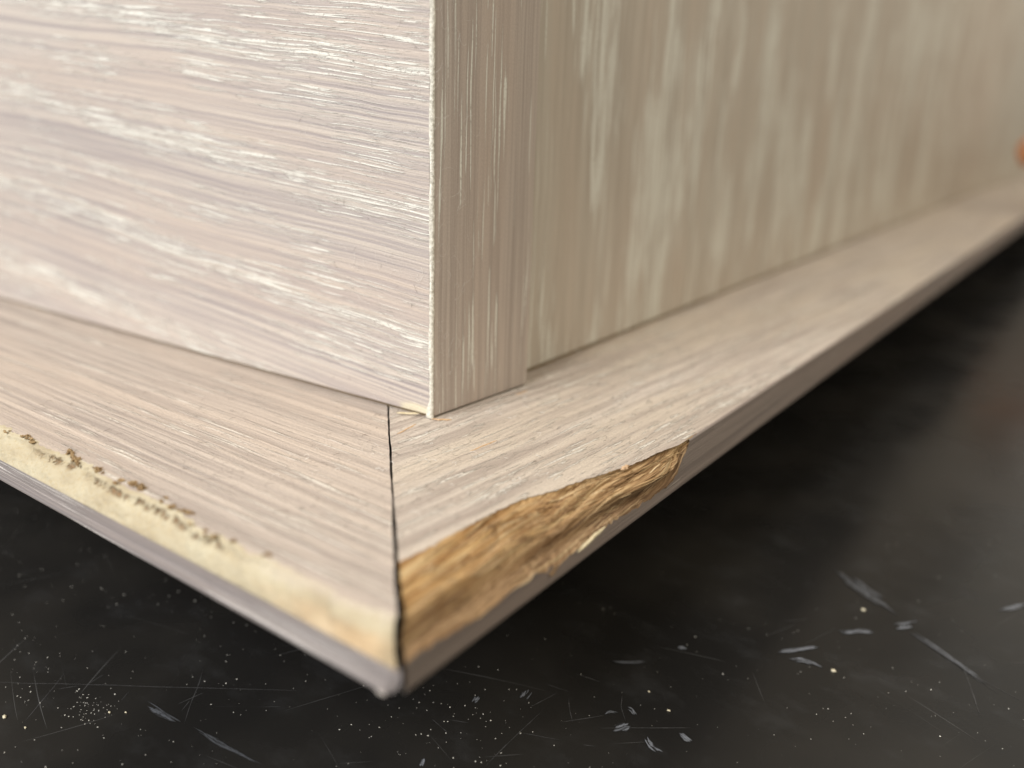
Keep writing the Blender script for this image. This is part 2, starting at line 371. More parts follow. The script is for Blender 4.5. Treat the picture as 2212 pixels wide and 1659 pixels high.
def ribbon(name, pts, width, mat, z, parent, taper=True, seed=0, label=None, wob=0.0, gain=1.0):
    pts = np.array(pts, float)
    seg = np.r_[0, np.cumsum(np.hypot(*np.diff(pts, axis=0).T))]; L = seg[-1]
    n = max(8, int(L / 0.35)); t = np.linspace(0, L, n)
    x = np.interp(t, seg, pts[:, 0]); y = np.interp(t, seg, pts[:, 1])
    if len(pts) > 2:                                    # soften the corners of bent strokes
        for _ in range(max(2, n // 8)):
            x[1:-1] = (x[:-2] + 2 * x[1:-1] + x[2:]) / 4; y[1:-1] = (y[:-2] + 2 * y[1:-1] + y[2:]) / 4
    d = np.stack([np.gradient(x), np.gradient(y)], 1); d /= np.linalg.norm(d, axis=1)[:, None]
    nrm = np.stack([-d[:, 1], d[:, 0]], 1)
    w = width * (0.75 + 0.7 * fbm(t * 0.9, t * 0 + seed * 3.7, seed, 3))
    if taper: w = w * np.clip(np.minimum(t, L - t) / (0.25 * L), 0.05, 1) ** 0.6
    ws = vnoise(t * 0.25, t * 0 + seed, seed + 5) * wob
    V, G = [], []
    for i in range(n):
        for k in (-1.0, -0.45, 0.45, 1.0):
            off = ws[i] + w[i] * 0.5 * k * (1 + 0.25 * vnoise(t[i] * 2.5, k * 9.0, seed + 2))
            edge = 0.0 if abs(k) > 0.9 else 1.0
            V.append((x[i] + nrm[i, 0] * off, y[i] + nrm[i, 1] * off, z + 0.012 * edge))
            e = edge * float(np.clip(min(t[i], L - t[i]) / (0.10 * L), 0, 1))
            G.append((t[i] + seed * 31.0, k, e * gain))
    o = link(name, mesh_from(name, V, grid_faces(n, 4, flip=True), G), mat, parent, True)
    if label: o["label"] = label
    return o

for i, p in enumerate(SCR):
    ribbon("scratch", p, 0.13 if i else 0.12, M['scratch'], TZ + 0.006 + 0.0013 * i, table, True, i + 1, wob=0.15)
for i, (p, w) in enumerate(SMEAR):
    srng = np.random.default_rng(200 + i)
    for k_ in range(4):                                  # each scuff is a few overlapping dry strokes
        pp = np.array(p, float) + srng.normal(0, w * 0.42, (1, 2)) + srng.normal(0, w * 0.16, (len(p), 2))
        mid = pp.mean(0); pp = mid + (pp - mid) * srng.uniform(0.5, 1.05)
        ribbon("paint_scuff", pp, w * srng.uniform(0.7, 1.5), M['smear'], TZ + 0.03 + 0.0009 * (i * 4 + k_), table, True, 40 + i * 4 + k_, wob=0.4,
               gain=((0.22, 0.20)[i] if i < 2 else (0.26 if i in (16, 17, 18) else 0.55)) * srng.uniform(0.6, 1.15))

def ico(r, sub, rng, rough=0.3, squash=(1, 1, 1)):
    bm = bmesh.new(); bmesh.ops.create_icosphere(bm, subdivisions=sub, radius=1.0)
    co = np.array([v.co[:] for v in bm.verts]); fc = [[v.index for v in f.verts] for f in bm.faces]; bm.free()
    k = 1 + rough * (rng.random(len(co)) - 0.5) * 2
    return co * k[:, None] * r * np.array(squash), fc

rng = np.random.default_rng(11)
for i, (x, y, r) in enumerate(GRAIN):
    co, fc = ico(r * 0.36, 2, rng, 0.5, (1.3, 0.8, 0.7))
    o = link("grain", mesh_from("grain", co, fc), M['dust_yellow'], None, True)
    o.location = Vector((x, y, TZ + r * 0.36 * 0.62)) * MM
    lab = ["pale pointed grain standing apart on the black tabletop, right of the grey paint fan",
           "small flat pale grain on the black tabletop below the dark corner shadow",
           "cream grain above the pill-shaped grey scuff on the black tabletop",
           "cream grain at the tip of the cloudy grey scuff on the black tabletop",
           "yellowish grain at the right rim of the dust cluster on the black tabletop",
           "yellowish grain lying alone just right of the dust cluster on the tabletop",
           "larger dull cream grain on the tabletop at the left edge of the photo",
           "small dull grain below the long diagonal scratch on the tabletop"][i]
    tag(o, lab, "grain", "larger grains on the tabletop")

V, F = [], []
def put_grain(x, y, r):
    r = min(r, 0.10)
    co, fc = ico(r, 1, rng, 0.45, (rng.uniform(.8, 1.5), rng.uniform(.7, 1.1), rng.uniform(.5, .9)))
    a = rng.uniform(0, 6.3); c, s = math.cos(a), math.sin(a)
    co = np.stack([co[:, 0] * c - co[:, 1] * s, co[:, 0] * s + co[:, 1] * c, co[:, 2]], 1)
    off = len(V)
    V.extend((co + [x, y, TZ + r * 0.5]).tolist()); F.extend([[off + k for k in f] for f in fc])
for _ in range(420): put_grain(rng.uniform(-95, 30), rng.uniform(-58, -15), rng.lognormal(-3.0, 0.5))
for _ in range(260): put_grain(rng.uniform(0, 85), rng.uniform(-30, 40), rng.lognormal(-2.95, 0.45))
for _ in range(60): put_grain(rng.uniform(40, 85), rng.uniform(20, 110), rng.lognormal(-2.9, 0.5))
for _ in range(70): put_grain(rng.normal(-23.5, 2.6), rng.normal(-42.6, 1.7), rng.lognormal(-2.9, 0.55))
for _ in range(40): put_grain(rng.normal(-38, 5.5), rng.normal(-44, 3), rng.lognormal(-2.9, 0.5))
for _ in range(40): put_grain(rng.normal(17, 6), rng.normal(-12, 5), rng.lognormal(-2.7, 0.45))
for _ in range(30): put_grain(rng.normal(23, 5), rng.normal(-14, 4), rng.lognormal(-2.7, 0.45))
dust = link("dust", mesh_from("dust", V, F), M['dust'])
tag(dust, "pale dust specks scattered over the black scratched tabletop", "dust", kind="stuff")

# ------------------------------------------------------------------ the cabinet
cab = bpy.data.objects.new("cabinet", None); COL.objects.link(cab)
cab.empty_display_size = 0.05
cab.location = Vector((-180, 380, TZ)) * MM
tag(cab, "limed oak cabinet corner with a chipped mitred base moulding, raised above the black table", "cabinet")
CINV = Matrix.Translation(-cab.location)
def own(o, parent):
    o.parent = parent
    if parent is cab: o.matrix_parent_inverse = CINV
    return o

K = np.array([33.38490045, -42.25367358, 0.0])
S = np.array([-0.01473497, 0.99989143, 0.0]); nS = np.array([0.99989143, 0.01473497, 0.0])
Fd = np.array([-0.99987711, -0.01567662, 0.0]); nF = np.array([0.01567662, -0.99987711, 0.0])
Zv = np.array([0, 0, 1.0])
H = 6.95

def frame(o, origin, X, Y):
    mt = Matrix.Identity(4)
    for i in range(3):
        mt[i][0] = X[i]; mt[i][1] = Y[i]; mt[i][2] = Zv[i]; mt[i][3] = origin[i] * MM
    own(o, cab); o.matrix_basis = mt
    return o

# front board: outer face runs left from the corner
front = link("front_panel", box_mesh("front_panel", -420, -0.42, 0, 22.3, 0.50, 260, 0.22, 2, 'x'), M['front'], None, True)
frame(front, (0, 0, 0), (0.99827325, 0.0587411, 0), (-0.0587411, 0.99827325, 0))
band = link("edge_band", box_mesh("edge_band", 0.4, 22.5, 0, 1.7, 0.25, 260, 0.3, 3, 'z'), M['stile'], None, True)
frame(band, (0, 0, 0), (0.042, 0.99912, 0), (-0.99912, 0.042, 0))
band["label"] = "narrow vertical-grained edge of the front board, in half shade"
side = link("side_panel", box_mesh("side_panel", -2.2, 1700, 0, 16, 0.80, 260, 0.25, 2, 'z'), M['panel'], None, True)
frame(side, (-2.5398, 25, 0), (-0.03024276, 0.99954258, 0), (-0.99954258, -0.03024276, 0))
side["label"] = "recessed side panel with pale streaks, running out of focus"
for nm, b in (("back_panel", (-400, -62, 1700, 1712, 1, 258)), ("far_side_panel", (-418, -402, 24, 1712, 1, 258)), ("top_panel", (-425, 8, -4, 1715, 260.5, 276))):
    own(link(nm.replace("far_", ""), box_mesh(nm, *b, 0.5, 2, 'z'), M['panel'], None, True), cab)
for nm_, o_, X_, Y_, L_ in (("gap_shade_strip", (0, 0, 0), (0.99827325, 0.0587411, 0), (-0.0587411, 0.99827325, 0), (-420, -1.2)), ("gap_shade_strip", (-2.5398, 25, 0), (-0.03024276, 0.99954258, 0), (-0.99954258, -0.03024276, 0), (-2, 1680))):
    frame(link(nm_, box_mesh(nm_, L_[0], L_[1], 0.75, 6, -0.3, 1.2), M['gap_shade']), o_, X_, Y_)  # added strips, no real part: they tint the shaded gap under the panels brown
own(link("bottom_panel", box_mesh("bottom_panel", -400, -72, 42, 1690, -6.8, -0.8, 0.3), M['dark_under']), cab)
def leg_mesh():
    bm = bmesh.new()
    bmesh.ops.create_cone(bm, cap_ends=True, segments=24, radius1=11 * MM, radius2=16 * MM, depth=(-6.8 - TZ) * MM)
    bmesh.ops.bevel(bm, geom=[e for e in bm.edges if len(e.link_faces) == 2 and e.calc_face_angle(0) > 1], offset=0.0008, segments=2, affect='EDGES')
    me = bpy.data.meshes.new("leg"); bm.to_mesh(me); bm.free(); return me
lm = leg_mesh(); lm.materials.append(M['dark_under'])
for x, y in ((-80, 110), (-100, 1600), (-360, 110), (-360, 1600)):
    o = bpy.data.objects.new("leg", lm); COL.objects.link(o); own(o, cab)
    o.location = Vector((x, y, (TZ - 6.8) / 2)) * MM

# pale bead of paint along the vertical arris between the front board and its edge band
zz = np.r_[np.linspace(0.1, 70, 420), np.linspace(72, 260, 40)]
V, G = [], []
nL = np.array([0.0587411, -0.99827325, 0]); Ld = np.array([-0.99827325, -0.0587411, 0])
Po = np.array([0.042, 0.99912, 0]); nP = np.array([0.99912, -0.042, 0])
wl = 0.50 + 0.22 * fbm(zz * 0.35, zz * 0, 3, 3) + 0.55 * np.exp(-((zz - 0.3) / 2.2) ** 2)
wr = 0.50 + 0.16 * fbm(zz * 0.5, zz * 0 + 4, 4, 3)
bl = 0.07 * fbm(zz * 0.9, zz * 0 + 8, 5, 4) + 0.22 * np.exp(-((zz - 25.0) / 1.1) ** 2)
for i, z in enumerate(zz):
    prof = []
    prof.append(Ld * wl[i] - nL * 0.05)
    prof.append(Ld * np.maximum(wl[i], 0.36) * 0.85 + nL * (0.03 + 0.3 * abs(bl[i])))
    prof.append(Ld * 0.30 + nL * (0.07 + abs(bl[i]) * 0.8))
    prof.append(Ld * 0.05 + Po * 0.05 + (nL + nP) * (0.03 + abs(bl[i]) * 0.5))
    prof.append(Po * 0.28 + nP * (0.05 + abs(bl[i]) * 0.5))
    prof.append(Po * wr[i] * 0.85 + nP * 0.03)
    prof.append(Po * wr[i] - nP * 0.05)
    for k, p in enumerate(prof):
        V.append(p + Zv * z)
bead = own(link("paint_bead", mesh_from("paint_bead", V, grid_faces(len(zz), 7, flip=True)), M['paint_bead'], None, True), cab)
bead["label"] = "pale crusted paint along the vertical corner edge"

# ---- side moulding with the torn chip
U_pts = [(-5, 8.6), (10.7, 8.3), (15.6, 8.1), (19.5, 8.0), (23.4, 7.7), (27, 7.4), (30.3, 6.9), (34.2, 5.5), (38, 4.5), (41.8, 3.5), (45.9, 2.4), (50.4, 1.4), (54.7, 0.8), (57.4, 0.30), (62, 0.28), (2000, 0.28)]
V_pts = [(-5, 3.0), (2.1, 2.6), (5.3, 3.2), (8.5, 3.7), (11.3, 4.0), (16.4, 3.7), (21.6, 3.8), (25, 4.4), (26.8, 4.9), (28.2, 4.4), (30.5, 4.7), (36.3, 4.3), (41.9, 4.5), (47, 4.9), (52.6, 5.0), (55.5, 4.9), (57.2, 4.2), (57.8, 2.6), (59.4, 1.6), (60.3, 0.28), (2000, 0.28)]
def Uf(s):
    u = np.interp(s, *zip(*U_pts))
    k = np.clip((58 - s) / 6, 0, 1)
    return u + k * (0.35 * vnoise(s * 0.35, s * 0, 61) + 0.28 * np.round(3 * vnoise(s * 0.22, s * 0 + 5, 62)) / 3 + 0.20 * vnoise(s * 1.7, s * 0 + 9, 63) + 0.14 * vnoise(s * 4.5, s * 0 + 2, 64))
def Vf(s):
    v = np.interp(s, *zip(*V_pts))
    k = np.clip((59.5 - s) / 3, 0, 1)
    return v + k * (0.45 * vnoise(s * 0.6, s * 0, 71) + 0.35 * vnoise(s * 2.0, s * 0 + 3, 72) + 0.2 * vnoise(s * 5.0, s * 0 + 6, 73))
def s0f(v, rag=True):
    g = 0.22 + 0.16 * np.clip((24 - v) / 20, 0, 1) + 0.20 * fbm(v * 0.55, v * 0, 81, 3) + 0.10 * vnoise(v * 2.7, v * 0, 82)
    return (v + 1.0) * 1.006 + np.maximum(g, 0.05)
def outset(s): return 0.95 * np.clip(1 - s / 55.0, 0, 1)
sig = np.r_[np.arange(0, 66, 0.17), np.geomspace(66, 1700, 100)]
def fade(sg): return np.clip(1 - sg / 66.0, 0, 1)
def P_side(s, v, z):
    s, v, z = np.broadcast_arrays(s, v, z)
    return K + s[..., None] * S - v[..., None] * nS + z[..., None] * Zv

V, G, F = [], [], []
def add_grid(pts, gc, flip=False):
    off = len(V); n, mcol = pts.shape[:2]
    V.extend(pts.reshape(-1, 3).tolist()); G.extend(gc.reshape(-1, 3).tolist())
    F.extend(grid_faces(n, mcol, off, flip))
tj = np.r_[np.linspace(0, 1, 46)]
sg = sig[:, None]
u = Uf(sig)[:, None]; 
for _ in range(8):
    v = 80 + (u - 80) * (tj[None, :] ** 0.75)
    s = sg + s0f(v) * fade(sg)
    u = Uf(s[:, -1])[:, None]
# the board surface: slight real undulation of the raised grain
zt = 0.05 * fbm(s * 0.05, v * 0.9, 91, 3) * np.clip(v - u, 0, 1) - 0.10 * np.clip(1 - (v - u) / 0.5, 0, 1) * 0
add_grid(P_side(s, v, zt), np.stack([s, v, zt], -1))
side_edge_s = s[:, -1]; side_edge_u = u[:, 0]; side_edge_z = zt[:, -1]
top_side = own(link("base_moulding", mesh_from("base_moulding", V, F, G), M['top_side'], None, True), cab)
top_side["label"] = "side base moulding with a long torn chip along its outer edge"

# vertical face, underside and inner back of the side moulding
V, G, F = [], [], []
sf = sig + 1.35 * fade(sig)
for _ in range(8):
    vz = Vf(sf)
    sf = sig + (s0f(-outset(sf) * (1 - vz / H)) + 0.25) * fade(sig)
dz = np.linspace(0, 1, 9)[None, :]
z = -(vz[:, None] + (H - 0.35 - vz[:, None]) * dz)
sfc = sf[:, None] + 0.6 * dz * fade(sg)
vv = -outset(sfc) * (1 + z / H) + 0.0
bott = np.stack([0.12 + 0 * sig, 0.5 + 0 * sig, 6 + 0 * sig, 80 + 0 * sig], 1)
bz = np.stack([-H + 0.12 + 0 * sig, -H + 0 * sig, -H + 0 * sig, -H + 0 * sig], 1)
sb = np.stack([sfc[:, -1], sfc[:, -1] + .4 * fade(sig), sig + 7 * fade(sig), sig + 81 * fade(sig)], 1)
allv = np.concatenate([vv, bott], 1); allz = np.concatenate([z, bz], 1); alls = np.concatenate([sfc, sb], 1)
add_grid(P_side(alls, allv, allz), np.stack([alls, -allz + 60 + np.maximum(allv, 0), allz], -1))
strip_s = own(link("outer_edge", mesh_from("outer_edge", V, F, G), M['strip_side'], None, True), top_side)
strip_s.matrix_parent_inverse = Matrix.Identity(4)
own_s = strip_s

# the torn chip: fibrous surface bridging the broken top edge and the outer face
V, G, F = [], [], []
nW = 64
w = np.linspace(0, 1, nW)[None, :]
ic = np.where(sig < 64)[0]
sT = side_edge_s[ic][:, None]; uT = side_edge_u[ic][:, None]; zT = side_edge_z[ic][:, None]
sB = sf[ic][:, None]; vB = vv[ic, 0][:, None]; zB = z[ic, 0][:, None]
s = sT + (sB - sT) * w
def smooth1(a, n=61):
    a = a[:, 0]; k = np.hanning(n + 2)[1:-1]; k /= k.sum()
    return np.convolve(np.r_[np.full(n // 2, a[0]), a, np.full(n // 2, a[-1])], k, 'valid')[:, None]
uS, vS, zTS, zBS = smooth1(uT), smooth1(vB), smooth1(zT), smooth1(zB)        # ragged rims stay at the rims
cv = uS + (vS - uS) * w + (uT - uS) * (1 - w) ** 14 + (vB - vS) * w ** 14
cz = zTS + (zBS - zTS) * w + (zT - zTS) * (1 - w) ** 14 + (zB - zBS) * w ** 14
Lc = np.hypot(uS - vS, zBS - zTS)
nx = -(zBS - zTS) / np.maximum(Lc, 1e-3); nz = (uS - vS) / np.maximum(Lc, 1e-3)     # outward normal in (outward, up)
q = (1 - w) * Lc
env = np.clip(np.minimum(w, 1 - w) / 0.10, 0, 1) * np.clip(Lc / 3.0, 0, 1)
slant = q - 0.07 * s                                                    # fibres run a touch askew to the edge
fib = 0.40 * fbm(s * 0.02, slant * 0.8, 101, 2) + 0.34 * fbm(s * 0.05, slant * 2.2, 102, 3) + 0.18 * fbm(s * 0.08, slant * 5.0, 103, 3) + 0.07 * fbm(s * 0.5, slant * 3.0, 107, 3)
terr = slant * 0.62 + 0.6 * fbm(s * 0.025, slant * 0.25, 104, 2)
fr = terr - np.floor(terr)
ledge = 0.42 * (fr - np.clip((fr - 0.90) / 0.10, 0, 1) - 0.4)              # terraces with steep little risers
rag = 0.30 * np.clip(fbm(s * 0.9, slant * 1.3, 105, 3), -0.1, 1) * np.exp(-((s - 24) / 9.0) ** 2) * np.clip((w - 0.55) / 0.2, 0, 1) * 2.2
ridge_w = 0.58 + 0.05 * vnoise(s * 0.12, s * 0, 106)
ridge = 0.75 * np.exp(-((w - ridge_w) / 0.16) ** 2) - 1.2 * np.exp(-((w - ridge_w - 0.17) / 0.10) ** 2)
lip = -0.55 * np.exp(-((w - 0.07) / 0.06) ** 2) * np.clip((sT - 17) / 6, 0, 1)
d = (fib + ledge + rag) * env * 1.0 + (ridge * np.clip(env, 0, 1) + lip) * np.clip(Lc / 5.0, 0.25, 1)
d -= 0.55 * np.sin(np.pi * w) * np.clip((sT - 52) / 5, 0, 1)               # recessed where the chip runs out
cv2 = cv - nx * d; cz2 = cz + nz * d
add_grid(P_side(s, cv2, cz2), np.stack([s, slant, w + 0 * s], -1))
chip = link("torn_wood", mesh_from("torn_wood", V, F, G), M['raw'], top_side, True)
# loose torn fibres lying along the break
rg2 = np.random.default_rng(8)
V2, F2, G2 = [], [], []
ns_, nw_ = s.shape
for _ in range(300):
    i0 = rg2.integers(4, ns_ - 12); ln = int(rg2.uniform(8, 46)); i1 = min(ns_ - 2, i0 + ln)
    w0 = rg2.uniform(0.06, 0.94); dw = -0.045 * (s[i1, 0] - s[i0, 0]) / max(Lc[i0, 0], 0.8) + rg2.normal(0, 0.03)
    if Lc[i0, 0] < 1.2: continue
    wd = rg2.uniform(0.05, 0.20); lift = (abs(rg2.normal(0, 0.15)) + 0.02) * min(1.0, 0.25 + i0 / 150.0); off = len(V2); st = np.linspace(0, 1, 7)
    for t_ in st:
        ia = int(round(i0 + (i1 - i0) * t_)); wj = np.clip(w0 + dw * t_, 0.02, 0.98); jb = int(wj * (nW - 1))
        base = P_side(s[ia, jb], cv2[ia, jb], cz2[ia, jb]); on = nS * nx[ia, 0] + Zv * nz[ia, 0]
        cr = np.cross(S, on); k_ = math.sin(math.pi * min(0.97, t_ * 0.9 + 0.08)) ** 0.5
        lf = lift * t_ ** 1.5
        for a_, b_ in ((-1, -0.3), (0, 0.7), (1, -0.3)):
            V2.append(base + cr * wd * a_ * k_ + on * (lf + wd * b_ * 0.8 * k_))
            G2.append((s[ia, jb] + off, w0 * 5 + off * 0.13 + a_ * 0.1, float(wj)))
    for i_ in range(6):
        for k_ in range(3):
            F2.append((off + i_ * 3 + k_, off + i_ * 3 + (k_ + 1) % 3, off + (i_ + 1) * 3 + (k_ + 1) % 3, off + (i_ + 1) * 3 + k_))
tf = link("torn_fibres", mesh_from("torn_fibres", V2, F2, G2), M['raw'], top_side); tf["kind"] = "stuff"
chip["label"] = "raw golden-brown torn wood in the chip"
# intact arris beyond the chip
ii = np.where(sig >= 60.0)[0]
V, G, F = [], [], []
w3 = np.linspace(0, 1, 4)[None, :]
a = np.pi / 2 * w3
keep = ii[side_edge_u[ii] < 0.5]
ss = side_edge_s[keep][:, None] + 0 * w3
mk = (np.interp(ss[:, :1], [61.0, 61.4], [0, 1]))
ar_v = side_edge_u[keep][:, None] * (1 - np.sin(a)); ar_z = -0.28 * (1 - np.cos(a)) + 0 * ss
kk = ss[:, 0] > 60.2
add_grid(P_side(ss[kk], ar_v[kk], ar_z[kk]), np.stack([ss[kk], 60 + 0 * ar_z[kk], ar_z[kk]], -1))
link("arris", mesh_from("arris", V, F, G), M['strip_side'], top_side, True)

# splinters still hanging in the chip
def sliver(name, A, B, w, th, mat, parent, seed=0, label=None, updir=Zv):
    A, B = np.array(A, float), np.array(B, float); d = B - A; L = np.linalg.norm(d); d /= L
    sd = np.cross(d, updir); sd /= np.linalg.norm(sd); u2 = np.cross(sd, d)
    n = 9; V = []; r2 = np.random.default_rng(seed)
    for i in range(n):
        t = i / (n - 1); k = min(1, 0.25 + 3.2 * min(t, (1 - t) * 1.3))
        c = A + d * L * t + sd * w * 0.15 * r2.normal()
        for (p, q_) in ((-1, -.6), (1, -.5), (.8, .6), (-.7, .5)):
            V.append(c + sd * w * .5 * p * k * r2.uniform(.8, 1.15) + u2 * th * .5 * q_ * 2 * k)
    F = [(i * 4 + j, i * 4 + (j + 1) % 4, (i + 1) * 4 + (j + 1) % 4, (i + 1) * 4 + j) for i in range(n - 1) for j in range(4)]
    F += [(3, 2, 1, 0), tuple((n - 1) * 4 + k for k in range(4))]
    gcs = [((k // 4) * L / (n - 1) + seed * 9.0, (k % 4) * 0.5 + seed, 0.75) for k in range(4 * n)]
    o = link(name, mesh_from(name, V, F, gcs), mat, parent)
    if parent is cab: own(o, cab)
    if label: o["label"] = label
    return o
def PS(s, v, z): return K + s * S - v * nS + z * Zv
sliver("splinter", PS(30.0, -0.55, -4.45), PS(36.4, -0.40, -3.85), 0.34, 0.25, M['pale_splinter'], top_side, 1, "pale yellow splinter at the lower lip of the chip", nS)
sliver("splinter", PS(21.0, 0.9, -4.3), PS(25.6, 0.7, -3.9), 0.75, 0.8, M['raw'], top_side, 2, None, nS)
sliver("splinter", PS(18.8, 0.5, -5.1), PS(22.8, 0.4, -4.8), 0.6, 0.6, M['raw'], top_side, 3, None, nS)
sliver("splinter", PS(24.6, -0.3, -5.2), PS(26.2, -0.3, -4.5), 0.4, 0.35, M['raw'], top_side, 4, None, nS)
sliver("splinter", PS(45.0, 2.5, -0.15), PS(46.6, 2.3, 0.02), 0.55, 0.30, M['tan_splinter'], top_side, 5)

# ---- front moulding: worn arris made good with yellowed filler
def a0f(v):
    g = 0.20 + 0.12 * np.clip((24 - v) / 20, 0, 1) + 0.20 * fbm(v * 0.5, v * 0 + 7, 83, 3) + 0.10 * vnoise(v * 2.9, v * 0, 84)
    return -1.0 + 0.993 * v + np.maximum(g, 0.05)
def UFf(a):
    return np.interp(a, [0, 4, 8, 15, 28, 38, 47, 58, 75, 400], [3.0, 2.7, 1.9, 2.0, 1.7, 3.0, 2.5, 3.2, 2.4, 2.6]) + (0.8 * fbm(a * 0.28, a * 0, 111, 4) + 0.5 * fbm(a * 1.3, a * 0 + 3, 112, 3)) * np.clip(a / 6, .25, 1)
VF = 3.05
def P_front(a, v, z):
    a, v, z = np.broadcast_arrays(a, v, z)
    return K + a[..., None] * Fd - v[..., None] * nF + z[..., None] * Zv
sigF = np.r_[np.arange(0, 95, 0.22), np.geomspace(95, 470, 60)]
sgF = sigF[:, None]
def fadeF(x): return np.clip(1 - x / 95.0, 0, 1)
V, G, F = [], [], []
u = UFf(sigF)[:, None]
for _ in range(6):
    v = 52 + (u - 52) * tj[None, :]
    s = sgF + a0f(v) * fadeF(sgF)
    u = UFf(s[:, -1])[:, None]
zt = 0.035 * fbm(s * 0.04, v * 1.1, 93, 3) * np.clip(v - u, 0, 1)
add_grid(P_front(s, v, zt), np.stack([s, v, zt], -1), True)
fe_s, fe_u, fe_z = s[:, -1], u[:, 0], zt[:, -1]
top_front = own(link("base_moulding", mesh_from("base_moulding", V, F, G), M['top_front'], None, True), cab)
top_front["label"] = "front base moulding with yellowish filler along its worn edge"
# filler band
V, G, F = [], [], []
nW = 34; w = np.linspace(0, 1, nW)[None, :]
aB = (sigF + (-0.5) * fadeF(sigF))[:, None]
s = fe_s[:, None] + (aB - fe_s[:, None]) * w ** 1.5
cv = fe_u[:, None] * (1 - w); cz = fe_z[:, None] + (-VF - fe_z[:, None]) * w
Lc = np.hypot(fe_u, VF)[:, None]; nx = VF / Lc; nz = fe_u[:, None] / Lc
env = np.clip(np.minimum(w, 1 - w) / 0.10, 0, 1)
d = 0.30 * np.sin(np.pi * w) ** 0.8 * np.interp(s, [0, 1.5, 10], [-0.4, 0.1, 1]) + env * (0.12 * fbm(s * 0.35, w * 4, 121, 3) + 0.11 * fbm(s * 1.7, w * 7, 122, 4))
pit = np.exp(-((w - 0.27) / 0.10) ** 2) * np.clip(fbm(s * 0.8, w * 5, 123, 3) * 3 + 0.4, 0, 1) * np.interp(s, [18, 24, 62, 68], [0, 1, 1, 0])
d = d - 0.28 * pit + 0.20 * np.exp(-((w - 0.12) / 0.07) ** 2) * np.interp(s, [5, 20], [0.2, 1])
add_grid(P_front(s, cv - nx * d, cz + nz * d), np.stack([s, w * Lc, w + 0 * s], -1), True)
fil = link("filler", mesh_from("filler", V, F, G), M['filler'], top_front, True)
fil["label"] = "rough cream filler smeared along the worn edge"
# outer edge below the filler, with two fine reeds and an undercut
V, G, F = [], [], []
prof = [(0.0, -VF), (0.03, -3.15), (0.10, -3.5), (0.22, -4.3), (0.27, -4.8), (0.28, -5.15), (0.27, -5.3), (0.28, -5.45), (0.32, -5.9), (0.33, -6.1), (0.33, -6.3), (0.36, -6.6), (0.55, -6.86), (1.2, -H), (6, -H), (52, -H)]
pv = np.array([p[0] for p in prof])[None, :]; pz = np.array([p[1] for p in prof])[None, :]
a_end = -0.5 + 1.7 * np.clip((-pz - 4.2) / 2.8, 0, 1) ** 1.5 + np.clip(pv - 0.6, 0, None) * 0.993
s = sgF + a_end * fadeF(sgF)
rnd = 0.45 * np.exp(-(sgF / 0.6) ** 2)                                  # the end is rounded over
vv2 = pv + rnd * (pv < 1) + 0.06 * fbm(s * 0.12, pz * 3, 131, 2) * (pv < 1)
add_grid(P_front(s, vv2, pz + 0 * s), np.stack([s, -pz + 60 + 0 * s, pz + 0 * s], -1), True)
link("outer_edge", mesh_from("outer_edge", V, F, G), M['strip'], top_front, True)
# end grain wall of the front piece inside the open mitre
V, G, F = [], [], []
vs = np.linspace(2.2, 50, 40)
E = np.stack([P_front(a0f(vs), vs, 0 * vs - 0.02), P_front(a0f(vs) + 0.02, vs, 0 * vs - H)], 1)
add_grid(E, np.zeros(E.shape), False)
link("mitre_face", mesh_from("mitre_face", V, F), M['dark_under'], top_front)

# blob of old paint on the lower tip, crumbs on the filler
rng = np.random.default_rng(5)
def blob(name, pos, r, mat, parent, squash=(1, 1, 1), rough=0.35, sub=2, label=None):
    co, fc = ico(r, sub, rng, rough, squash)
    o = link(name, mesh_from(name, co + np.asarray(pos), fc), mat, parent, True)
    if label: o["label"] = label
    return o
blob("paint_drip", P_front(np.array(1.9), np.array(0.5), np.array(-6.7)), 0.30, M['strip_pale'], top_front, (2.2, .9, .7), .35, 3)
blob("paint_drip", PS(1.9, 0.35, -6.55), 0.26, M['strip_pale'], top_side, (.7, .7, 1.5), .15, 3)
for a, v, n_ in [(72.5, 2.6, 2), (68.6, 2.9, 2), (67.6, 2.8, 3), (66.4, 2.7, 3), (58.9, 3.7, 5), (57.8, 3.2, 4), (56.6, 2.9, 3), (54.6, 2.6, 2), (52.4, 3.1, 4), (50.9, 2.8, 2), (46.4, 2.8, 3), (45.2, 3.2, 4), (43.8, 3.5, 5), (42.8, 3.4, 3), (38.6, 3.2, 3), (36.6, 2.9, 2), (35.2, 3.0, 4), (33.4, 3.1, 4), (31, 2.0, 2), (28.5, 2.0, 3), (26.9, 1.8, 3), (24, 2.2, 2), (19.5, 2.7, 3)]:
    for k in range(n_):
        r = rng.uniform(0.11, 0.30)
        blob("crumb", P_front(np.array(a + rng.normal(0, .45)), np.array(v - 0.25 + rng.normal(0, .22)), np.array(r * 0.35 + (0.22 if k >= 3 else 0))), r, M['crumb'], top_front, (rng.uniform(.7, 1.9), rng.uniform(.6, 1.2), rng.uniform(.5, 1.0)), .75, 2).data.polygons.foreach_set('use_smooth', [False] * 80)

